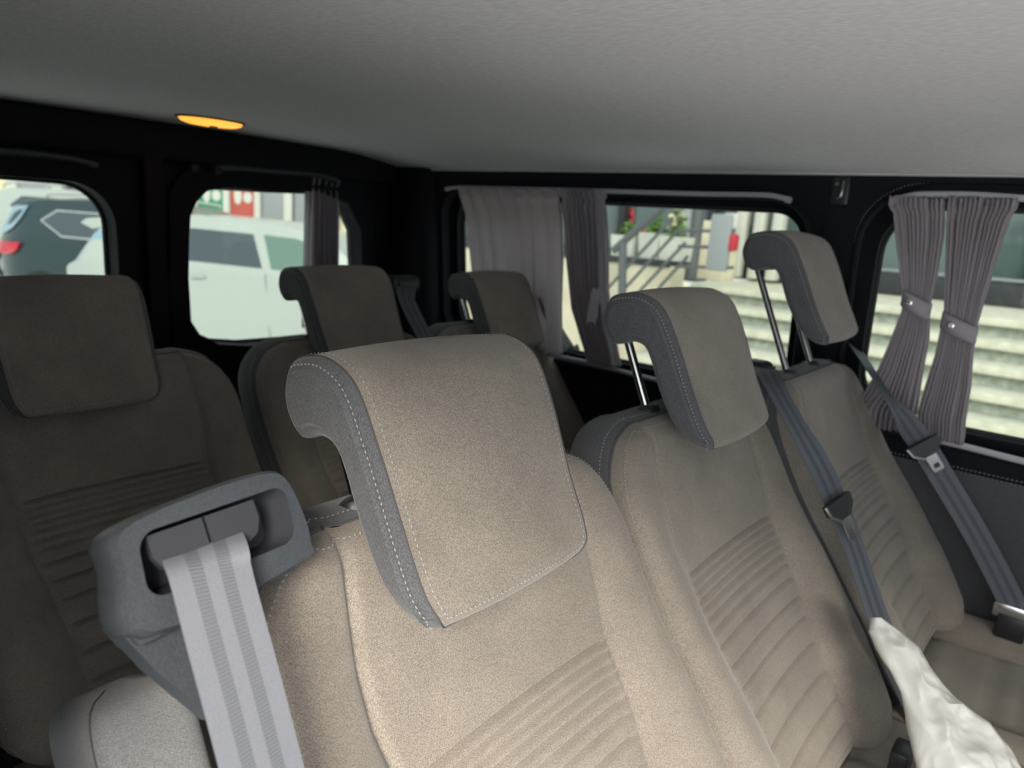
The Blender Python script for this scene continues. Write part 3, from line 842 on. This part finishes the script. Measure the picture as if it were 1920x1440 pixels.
rail('pale grey top curtain rail of the near side window', [atx(u, v, xr-.005) for u, v in ((1678, 375), (1705, 368), (1735, 365), (1830, 366), (1925, 372), (2100, 380))], .0065)
rail('pale grey bottom curtain rail of the near side window', [atx(u, v, 1.64) for u, v in ((1610, 770), (1700, 806), (1735, 820), (1800, 835), (1930, 868), (2200, 935))], .0065)
rail('dark grey curtain rail over the rear left door window', [aty(u, v, 1.80) for u, v in ((-200, 278), (-60, 281), (40, 286), (110, 294), (150, 301), (178, 309))], .008, mt='moulded')
rail('dark grey curtain rail over the rear right door window', [aty(u, v, 1.80) for u, v in ((405, 316), (440, 315), (500, 320), (570, 325), (605, 330), (626, 338))], .008, mt='moulded')

# ------------------------------------------------------------------ lamp, hook, bag
lp = aty(396, 232, 1.60)
t = thing('dome_lamp', lp+Vector((0, 0, .01)), 'small oval ceiling lamp glowing amber at the rear of the headliner', 'lamp')
zz = zc(lp.x, 0)
def dome(r0, r1, h, zt):
    return [[Vector((lp.x+r0*k_*cos(2*pi*k/28), lp.y+r1*k_*sin(2*pi*k/28), zt-hh)) for k in range(28)] for k_, hh in ((1.0, 0), (1.0, h*.3), (.93, h*.65), (.75, h*.88), (.4, h), (.02, h))]
MB().grid(dome(.072, .045, .016, zz+.001), closed=True).build('lens', M['amber'], t)
rg = [[Vector((lp.x+r_*cos(2*pi*k/28)*.074, lp.y+r_*sin(2*pi*k/28)*.047, zz+h)) for k in range(28)] for r_, h in ((1.0, .002), (1.06, 0), (1.06, -.003), (1.0, -.004))]
MB().grid(rg, closed=True).build('bezel', M['moulded'], t)
MB().box((lp.x, lp.y-.01, zz-.016), (.016, .012, .006), bev=.002).build('switch', M['moulded'], t)
hk = atx(1577, 357, 1.605)
t = thing('coat_hook', hk, 'small black coat hook bezel on the pillar between the side windows', 'hook')
MB().box(hk, (.012, .036, .062), bev=.005, seg=3).build('bezel', M['black_plastic'], t)
MB().tube(spline([hk+Vector((-.008, -.006, .018)), hk+Vector((-.014, -.007, .0)), hk+Vector((-.014, -.004, -.014)), hk+Vector((-.008, .004, -.017))], 6), .0035, 8).build('hook_bar', M['dark_steel'], t)
MB().tube([hk+Vector((-.004, .008, .012)), hk+Vector((-.009, .008, .012))], .004, 10).build('screw', M['dark_steel'], t)
# crumpled white plastic film standing in a cone on the middle seat
Ledge = [(1158, 1634), (1185, 1630), (1230, 1652), (1262, 1672), (1300, 1690), (1340, 1700), (1380, 1708), (1440, 1720), (1560, 1735), (1700, 1745)]
Redge = [(1158, 1650), (1185, 1688), (1215, 1722), (1250, 1742), (1280, 1762), (1318, 1800), (1335, 1822), (1355, 1850), (1400, 1885), (1440, 1908), (1560, 1960), (1700, 2010)]
from mathutils import noise as mnoise
rows_ = []; NA = 150
vv = 1158.0
while vv <= 1700:
    a, b = interp(vv, Ledge), interp(vv, Redge)
    dist = .95-.14*(vv-1158)/540
    P0, P1 = atd(a, vv, dist), atd(b, vv, dist)
    c_, ax_ = (P0+P1)/2, (P1-P0)/2
    nd = ray((a+b)/2, vv).normalized(); nd = (nd-ax_.normalized()*nd.dot(ax_.normalized())).normalized()
    hd_ = ax_.length*.55
    r_ = []
    for j in range(NA):
        an = 2*pi*j/NA
        p = c_+ax_*cos(an)-nd*sin(an)*hd_
        q = Vector((p.x*24+p.z*10, p.y*24, p.z*7))
        f1 = abs(mnoise.noise(q)); f2 = abs(mnoise.noise(q*2.3+Vector((5, 1, 2)))); f3 = abs(mnoise.noise(q*5.1))
        d_ = (.30-f1)*.9+(.25-f2)*.18+(.2-f3)*.05
        k_ = 1-.85*abs(cos(an))**3
        r_.append(c_+ax_*cos(an)*(1+.05*d_)-nd*(sin(an)*hd_+ (1 if sin(an) > 0 else -1)*d_*.032*k_))
    rows_.append(r_)
    vv += 4.5
MB().grid(rows_, closed=True).add(rows_[0], [tuple(range(NA))]).build('plastic_bag', M['bag'], sharp=55, label='crumpled white plastic film cover standing on the middle seat, lower right corner', cat='plastic bag')
# buckle stalk beside the middle seat's cushion
bk = atd(1688, 1428, 1.0)
t = thing('belt_buckle', bk+Vector((0, 0, -.1)), 'black belt buckle stalk beside the middle seat of the near row', 'buckle')
MB().box(bk, (.045, .025, .05), bev=.006).build('buckle_body', M['black_plastic'], t)
MB().tube([bk+Vector((0, 0, -.03)), bk+Vector((0, .02, -.2))], .008, 8).build('stalk', M['black_plastic'], t)

# ------------------------------------------------------------------ outdoors, kerb side: steps, railing, shop
GZ = -1.75
MB().box((10, 8, GZ-.05), (90, 90, .1)).build('ground', M['paving'], kind='structure', smooth=False)
t = thing('stone_steps', (5, 1, GZ), 'broad pale stone steps rising outside the side windows', 'steps')
X0, Z0, RS, TR = 6.5, -.47, .15, .26
for k in range(9):
    x_, z_ = X0-TR*k, Z0-RS*k
    if z_ < GZ+.02: break
    ln = 4.4; y_ = .85
    if k == 0:
        MB().box((x_+1.56, y_, z_-.03), (3.2, ln, .06), bev=.008).build('landing', M['tread'], t)
    else:
        MB().box((x_+TR/2-.02, y_, z_-.03), (TR+.04, ln, .06), bev=.008).build('tread', M['tread'], t)
    h_ = RS-.06
    MB().box((x_+.03+.15, y_, z_-.06-h_/2), (.30, ln-.02, h_)).build('riser', M['riser'], t, smooth=False)
# low cream wall with dark coping left of the steps
t = thing('low_wall', (6.0, 4.2, GZ), 'low cream wall with a dark coping beside the steps', 'wall')
pa, pb = atx(1040, 480, 6.1), atx(1285, 500, 6.1)
zt_ = (pa.z+pb.z)/2
MB().box((6.25, (3.1+6.6)/2, (zt_+GZ)/2), (.3, 3.5, zt_-GZ)).build('wall_body', M['cream'], t, smooth=False)
MB().box((6.25, (3.1+6.6)/2, zt_+.02), (.36, 3.5, .06), bev=.01).build('coping', M['frame_dark'], t)
# shop front behind the landing
t = thing('glazed_facade', (8, 2, GZ), 'glazed shop front with dark frames behind the landing', 'shop front')
XF = 8.0
MB().box((XF+.25, 1.5, Z0+1.71), (.3, 13, 3.4)).build('dark_interior', M['shop_glass'], t, smooth=False)
MB().box((XF, 1.5, Z0+.11), (.16, 13, .21), bev=.01).build('base_band', M['frame_dark'], t)
for y_ in (-3.2, -1.4, .40, 2.0, 3.6, 4.8, 6.4):
    MB().box((XF, y_, Z0+1.6), (.12, .09, 3.0), bev=.01).build('mullion', M['frame_dark'], t)
MB().box((XF-.02, .7, Z0+.245), (.10, 3.0, .025), bev=.004).build('sill_strip', M['pale_steel'], t)
MB().box((XF-.06, .35, .33), (.06, .5, .12), bev=.01).build('transom', M['pale_steel'], t)
for y_ in (2.75, 2.95, 3.15):
    MB().box((XF-.2, y_, .6), (.16, .11, 2.08), bev=.015).build('pilaster', M['white_paint'], t)
# railing with slanted bars
t = thing('stair_railing', (5.7, 4, GZ), 'dark metal railing with sloping bars beyond the middle side window', 'railing')
def P6(u, v, x=5.7): return atx(u, v, x)
MB().tube([P6(1150, 470), P6(1252, 380)], .035, 8).build('handrail', M['steel_paint'], t)
for (a, b) in (((1140, 540), (1262, 408)), ((1165, 548), (1275, 428)), ((1200, 545), (1285, 455)), ((1235, 540), (1290, 480))):
    MB().tube([P6(*a), P6(*b)], .015, 8).build('sloping_bar', M['steel_paint'], t)
MB().tube([P6(1168, 450), P6(1166, 620)], .04, 8).build('railing_post', M['steel_paint'], t)
for v in (432, 462, 500):
    MB().tube([P6(1272, v), P6(1375, v+2)], .014, 8).build('cross_bar', M['steel_paint'], t)
MB().box(P6(1350, 455), (.08, .18, .46), bev=.02).build('pale_post', M['pale_steel'], t)
t = thing('steel_column', (5.8, 2.9, Z0), 'round grey steel column standing on the landing by the railing', 'column')
c_ = atx(1300, 455, 6.72); c2_ = atx(1280, 455, 6.62)
MB().tube([(c_.x, c_.y, Z0+.005), (c_.x, c_.y, 1.4)], .075, 16).build('shaft', M['steel_paint'], t)
MB().tube([(c2_.x, c2_.y, Z0+.005), (c2_.x, c2_.y, .28)], .06, 16).build('bright_pipe', M['pale_steel'], t)
MB().box((c_.x, c_.y, Z0+.02), (.26, .26, .03), bev=.005).build('foot_plate', M['steel_paint'], t)
# cream plinth blocks and small things in front of the shop
pl = thing('stone_plinth', atx(1330, 500, 7.4), 'stepped cream stone plinth beside the steel column', 'plinth')
for (u, v, sy, sz) in ((1333, 425, .34, .12), (1331, 452, .40, .2), (1331, 496, .46, .34)):
    MB().box(atx(u, v, 7.4), (.3, sy, sz), bev=.01).build('block', M['cream'], pl)
def planter(u, v, sy, sz, lab, flowers=None, x=6.5, green=.11):
    c = atx(u, v, 6.25); c.z = zt_+.052+sz/2; t = thing('planter', c+Vector((0, 0, -sz/2)), lab, 'planter', 'planters on the low wall')
    bx_ = [Vector((c.x+a*.13, c.y+b*sy/2*.9, c.z-sz/2)) for a, b in ((-1, -1), (1, -1), (1, 1), (-1, 1))]
    tp = [Vector((c.x+a*.15, c.y+b*sy/2, c.z+sz/2)) for a, b in ((-1, -1), (1, -1), (1, 1), (-1, 1))]
    MB().grid([bx_, tp], closed=True).add(bx_, [(0, 1, 2, 3)]).add([p-Vector((0, 0, .03)) for p in tp], [(0, 1, 2, 3)]).build('pot', M['white_paint'], t, smooth=False)
    lf = MB()
    for k in range(90):
        q = c+Vector((random.gauss(0, .05), random.gauss(0, sy*.14), sz/2+abs(random.gauss(0, green))))
        a = Vector((random.uniform(-1, 1), random.uniform(-1, 1), random.uniform(-.3, 1))).normalized()*random.uniform(.03, .06)
        b = a.orthogonal().normalized()*.018
        lf.add([q-a, q+b, q+a, q-b], [(0, 1, 2, 3)])
    lf.build('leaves', M['leaf'], t, kind='stuff', smooth=False)
    if flowers:
        fl = MB()
        for k in range(flowers):
            q = c+Vector((random.gauss(-.05, .05), random.gauss(0, sy*.25), sz/2+.06+abs(random.gauss(0, green*.9))))
            fl.box(q, (.05, .05, .045), bev=.018)
        fl.build('blossoms', M['petal'], t, kind='stuff')
planter(1178, 478, .26, .20, 'white planter box nearer the curtain, standing on the low wall', green=.05)
planter(1226, 482, .22, .24, 'white planter with a bushy plant in front of the shop glass', green=.07)
planter(1266, 478, .22, .22, 'white planter with pale blossoms by the steel column', 9, green=.14)
for i, (u, v, h_, lab) in enumerate(((1185, 404, .17, 'red cloth ribbon hanging highest before the shop glass'), (1208, 441, .16, 'red cloth ribbon hanging lower above the planters'), (1374, 455, .20, 'red post box like object behind the raised headrest'))):
    c = atx(u, v, XF+.085 if i < 2 else 5.72)
    mb = MB().grid([[c+Vector((.01*sin(k*1.3), -.03+.03*j+.012*sin(k*.9), h_/2-h_*k/8)) for j in range(3)] for k in range(9)])
    if i < 2:
        o = mb.build('red_ribbon', M['red'], label=lab, cat='ribbon', group='red ribbons outside the shop'); o.modifiers.new('thickness', 'SOLIDIFY').thickness = .01
    else:
        MB().box(c, (.10, .08, .14), bev=.025).build('red_canister', M['red'], label='small red canister beyond the raised headrest by the landing', cat='canister')
c = atx(1371, 414, 5.72)
MB().box(c, (.03, .11, .12), bev=.004).build('notice_board', M['white_paint'], label='small square white notice by the steel railing', cat='notice')

# ------------------------------------------------------------------ cars behind the van
def car(name, label, mat_body, P_rear, heading, L, W, H, prof, belt, windows, kindwin, rails=None, zscale=1, chrome=None, extra=None):
    """side profile (s, roof z) lofted with tumblehome; P_rear = ground point under the near rear corner, heading = unit vector to the front"""
    h = Vector(heading).normalized(); lat = Vector((-h.y, h.x, 0))
    if lat.dot(Vector((P_rear.x, P_rear.y, 0))) < 0: lat = -lat           # lat points away from us
    t = thing(name, P_rear, label, 'car', 'parked cars behind the van')
    O = Vector((P_rear.x, P_rear.y, GZ))
    def side(s_, z_):     # lateral inset of the near flank
        b = interp(s_, belt); ins = .02+.04*max(0, (.55-z_)/.55)
        if z_ > b: ins += (z_-b)*.36
        e = min(s_, L-s_); ins += .34*max(0, 1-e/.65)**2
        return ins
    N = 56; rows_ = []
    for i in range(N+1):
        s_ = L*i/N; top = interp(s_, prof); b = min(interp(s_, belt), top-.01); r_ = []
        zsq = [.20, .35, .55, .75, b-.06, b, b+(top-b)*.35, b+(top-b)*.7, top-.05, top-.015]
        zsq = sorted(min(z_, top-.002*(10-k)) for k, z_ in enumerate(zsq))
        for z_ in zsq: r_.append((side(s_, z_), z_))
        ins = r_[-1][0]
        ring_ = [(a, z_) for a, z_ in r_]+[(ins+.06, top), (W/2, top+.025)]
        ring_ += [(W-a, z_) for a, z_ in ring_[:-1][::-1]]
        rows_.append([O+h*s_+lat*a+Vector((0, 0, z_)) for a, z_ in ring_])
    mb = MB().grid(rows_).add(rows_[0], [tuple(range(len(rows_[0])))]).add(rows_[-1], [tuple(range(len(rows_[-1])))])
    body = mb.build('body', mat_body, t, sharp=50)
    def flank(s_, z_, out=.008): return O+h*s_+lat*(side(s_, z_)-out)+Vector((0, 0, z_))
    def inpoly(P, n=6):
        out = []
        for (a, b), (c, d) in zip(P, P[1:]+P[:1]):
            for k in range(n): out.append((a+(c-a)*k/n, b+(d-b)*k/n))
        return out
    for P, mt in windows:
        q = inpoly(P)
        pv = [flank(a, b) for a, b in q]
        wn = MB().prism(pv, lat*.02).build('side_window', mt, t, smooth=False)
        if chrome:
            MB().tube(pv+pv[:1], .014, 6).build('window_trim', M[chrome], wn)
    for s_ in (.78, L-.85):
        c = O+h*s_+lat*.10+Vector((0, 0, .31))
        rg_ = []
        for off, rad in ((-.09, .18), (-.10, .22), (-.09, .31), (-.05, .325), (.10, .325)):
            rg_.append([c+lat*off+h*(rad*cos(2*pi*k/28))+Vector((0, 0, rad*sin(2*pi*k/28))) for k in range(28)])
        wh = MB().grid(rg_, closed=True).build('tyre', M['tyre'], t)
        hub = []
        for off, rad in ((-.095, .20), (-.105, .17), (-.09, .05), (-.1, .004)): hub.append([c+lat*off+h*(rad*cos(2*pi*k/28))+Vector((0, 0, rad*sin(2*pi*k/28))) for k in range(28)])
        hb_ = MB().grid(hub, closed=True).build('rim', M['pale_steel']); hb_.parent = wh
    if rails:
        for a in (.32, W-.32):
            MB().tube(spline([O+h*s_+lat*a+Vector((0, 0, z_)) for s_, z_ in rails], 6), .022, 8).build('roof_rail', M['rail'], t)
    if extra: extra(t, O, h, lat, flank)
    return t
hx = Vector((.626, -.780, 0))
# white hatchback, rear end to the left
pr = atd(112, 600, 7.0); g0 = pr*1.0
ctr = atd(84, 470, 7.8)
def car_white_extra(t, O, h, lat, fl):
    # spoiler over the rear glass, door handle, belt moulding, tail lamp
    sp = [(.33, 1.42), (.40, 1.47), (.84, 1.53), (.82, 1.44), (.46, 1.36)]
    MB().prism([O+h*a+lat*.14+Vector((0, 0, b)) for a, b in sp], lat*1.45).build('spoiler', M['car_white'], t, smooth=False)
    gl = [fl(a, b, .012) for a, b in ((.50, 1.34), (.80, 1.38), (.72, .99), (.27, .99))]
    MB().prism(gl, lat*.03).build('rear_window', M['car_glass_sky'], t, smooth=False)
    MB().tube([fl(1.60, .92, .03), fl(1.76, .93, .03)], .016, 8).build('door_handle', M['chrome'], t)
    MB().tube([fl(2.46, .3, .002), fl(2.42, 1.0, .002)], .004, 6).build('door_gap', M['rubber'], t)
wprof = [(0, .90), (.08, .95), (.22, .99), (.50, 1.36), (.64, 1.46), (1.0, 1.54), (1.75, 1.575), (2.55, 1.55), (3.05, 1.45), (3.5, 1.08), (3.9, .98), (4.3, .80), (4.42, .62)]
wbelt = [(0, .93), (.5, 1.04), (1.2, 1.06), (2.7, 1.0), (3.5, .92), (4.42, .6)]
car('hatchback_car', 'white hatchback parked behind the van, seen through the rear door windows', M['car_white'], Vector((ctr.x, ctr.y, GZ)), hx, 4.42, 1.76, 1.55, wprof, wbelt,
    [([(1.38, 1.10), (2.38, 1.06), (2.24, 1.42), (1.56, 1.44), (1.36, 1.40)], M['car_glass']), ([(.92, 1.14), (1.31, 1.10), (1.28, 1.39), (1.12, 1.37)], M['car_glass']), ([(2.48, 1.06), (3.31, 1.01), (3.01, 1.33), (2.71, 1.40), (2.36, 1.42)], M['car_glass_green'])], 0, extra=car_white_extra)
# dark SUV one row further
c9 = atd(-32, 470, 10.0)
def suv_extra(t, O, h, lat, fl):
    MB().prism([fl(a, b, .05) for a, b in ((.02, .98), (.15, .99), (.30, .995), (.54, 1.0), (.48, .90), (.38, .84), (.30, .83), (.15, .82), (.02, .82))], lat*.10).build('tail_lamp', M['tail_red'], t, smooth=False)
    gl = [fl(a, b, .03) for a, b in ((.34, 1.50), (.60, 1.52), (.50, 1.34), (.38, 1.20), (.22, 1.12), (.08, 1.10), (.10, 1.16))]
    MB().prism(gl, lat*.05).build('rear_window', M['car_glass_sky'], t, smooth=False)
sprof = [(0, 1.0), (.05, 1.06), (.40, 1.55), (.7, 1.62), (1.6, 1.66), (2.6, 1.63), (3.2, 1.50), (3.9, 1.12), (4.5, .98), (4.7, .7)]
sbelt = [(0, 1.0), (.6, 1.10), (1.5, 1.08), (3.5, 1.0), (4.7, .7)]
car('suv_car', 'dark teal sport utility car with a chrome rimmed side window, left of the rear view', M['car_dark'], Vector((c9.x, c9.y, GZ)), hx, 4.7, 1.84, 1.68, sprof, sbelt,
    [([(.80, 1.32), (1.12, 1.12), (1.85, 1.10), (1.85, 1.46), (1.0, 1.47)], M['car_glass']), ([(1.92, 1.10), (2.75, 1.06), (2.70, 1.47), (1.92, 1.47)], M['car_glass'])], 0, rails=[(.75, 1.66), (.9, 1.70), (1.8, 1.73), (2.6, 1.69), (2.75, 1.65)], chrome='chrome', extra=suv_extra)
# white car with roof rails beyond
c12 = atd(-60, 470, 13.5)
car('estate_car', 'white car with roof rails beyond the dark one, only its roof showing', M['car_white'], Vector((c12.x, c12.y, GZ)), hx, 4.7, 1.86, 1.8, [(a, b*1.07) for a, b in sprof], [(a, b*1.07) for a, b in sbelt],
    [([(.80, 1.42), (1.12, 1.28), (1.85, 1.27), (1.85, 1.6), (1.0, 1.6)], M['car_glass'])], 0, rails=[(.55, 1.74), (.75, 1.84), (1.8, 1.87), (2.6, 1.83), (2.9, 1.72)])
# facade far behind with painted shutters and posters
t = thing('shop_facade', atd(400, 420, 19)*1, 'pale shop facade with pillars and coloured panels beyond the parked cars', 'building')
F0 = atd(250, 400, 19.0); F0.z = 0
def fb(s_, z_, d=0): return F0+hx*s_+Vector((0, 0, z_))-Vector((fwd.x, fwd.y, 0)).normalized()*d
rotF = Matrix.Rotation(math.atan2(hx.y, hx.x), 3, 'Z')
MB().box(fb(2, 1.0, -.3), (26, .4, 5.6), rotF).build('wall_body', M['cream'], t, smooth=False)
for s_, w_ in [(-7.5, .28), (-6.2, .28), (-5.2, .28), (-4.2, .28), (-3.1, .28), (-1.9, .28), (-.5, .28), (.75, .28), (1.72, .17), (2.57, .17), (3.39, .17), (4.2, .22), (5.4, .28), (6.6, .28)]:
    MB().box(fb(s_, 1.0, .05), (w_, .3, 5.6), rotF, bev=.03).build('pillar', M['white_paint'], t)
pan = [(-2.5, .9, 'pale_steel'), (-1.2, 1.0, 'frame_dark'), (2.15, .64, 'green_print'), (2.98, .64, 'red_print'), (3.8, .62, 'pale_steel'), (1.25, .7, 'pale_steel'), (.15, .9, 'petal'), (-3.6, .8, 'petal'), (-4.7, .8, 'pale_steel'), (4.8, .9, 'pale_steel')]
for s_, w_, k in pan:
    p_ = MB().box(fb(s_, .3, .04), (w_, .12, 3.2), rotF, bev=.01).build('panel', M[k], t)
    if 'print' in k:
        q = MB()
        c = fb(s_, .42, .12); e1 = hx; e2 = Vector((0, 0, 1))
        for (a, b, r0, r1) in ((.05, .15, .18, .18), (-.12, -.25, .10, .22), (.14, -.28, .12, .14)):
            pv = [c+e1*(a+r0*cos(2*pi*j/20))+e2*(b+r1*sin(2*pi*j/20)) for j in range(20)]
            q.prism(pv, Vector((fwd.x, fwd.y, 0)).normalized()*.02)
        o = q.build('print', M['white_paint'], smooth=False); o.parent = p_

# ------------------------------------------------------------------ lift everything so that the van floor lies at z = 0
for o in list(C.objects):
    if o.parent is None:
        o.location.z += LIFT
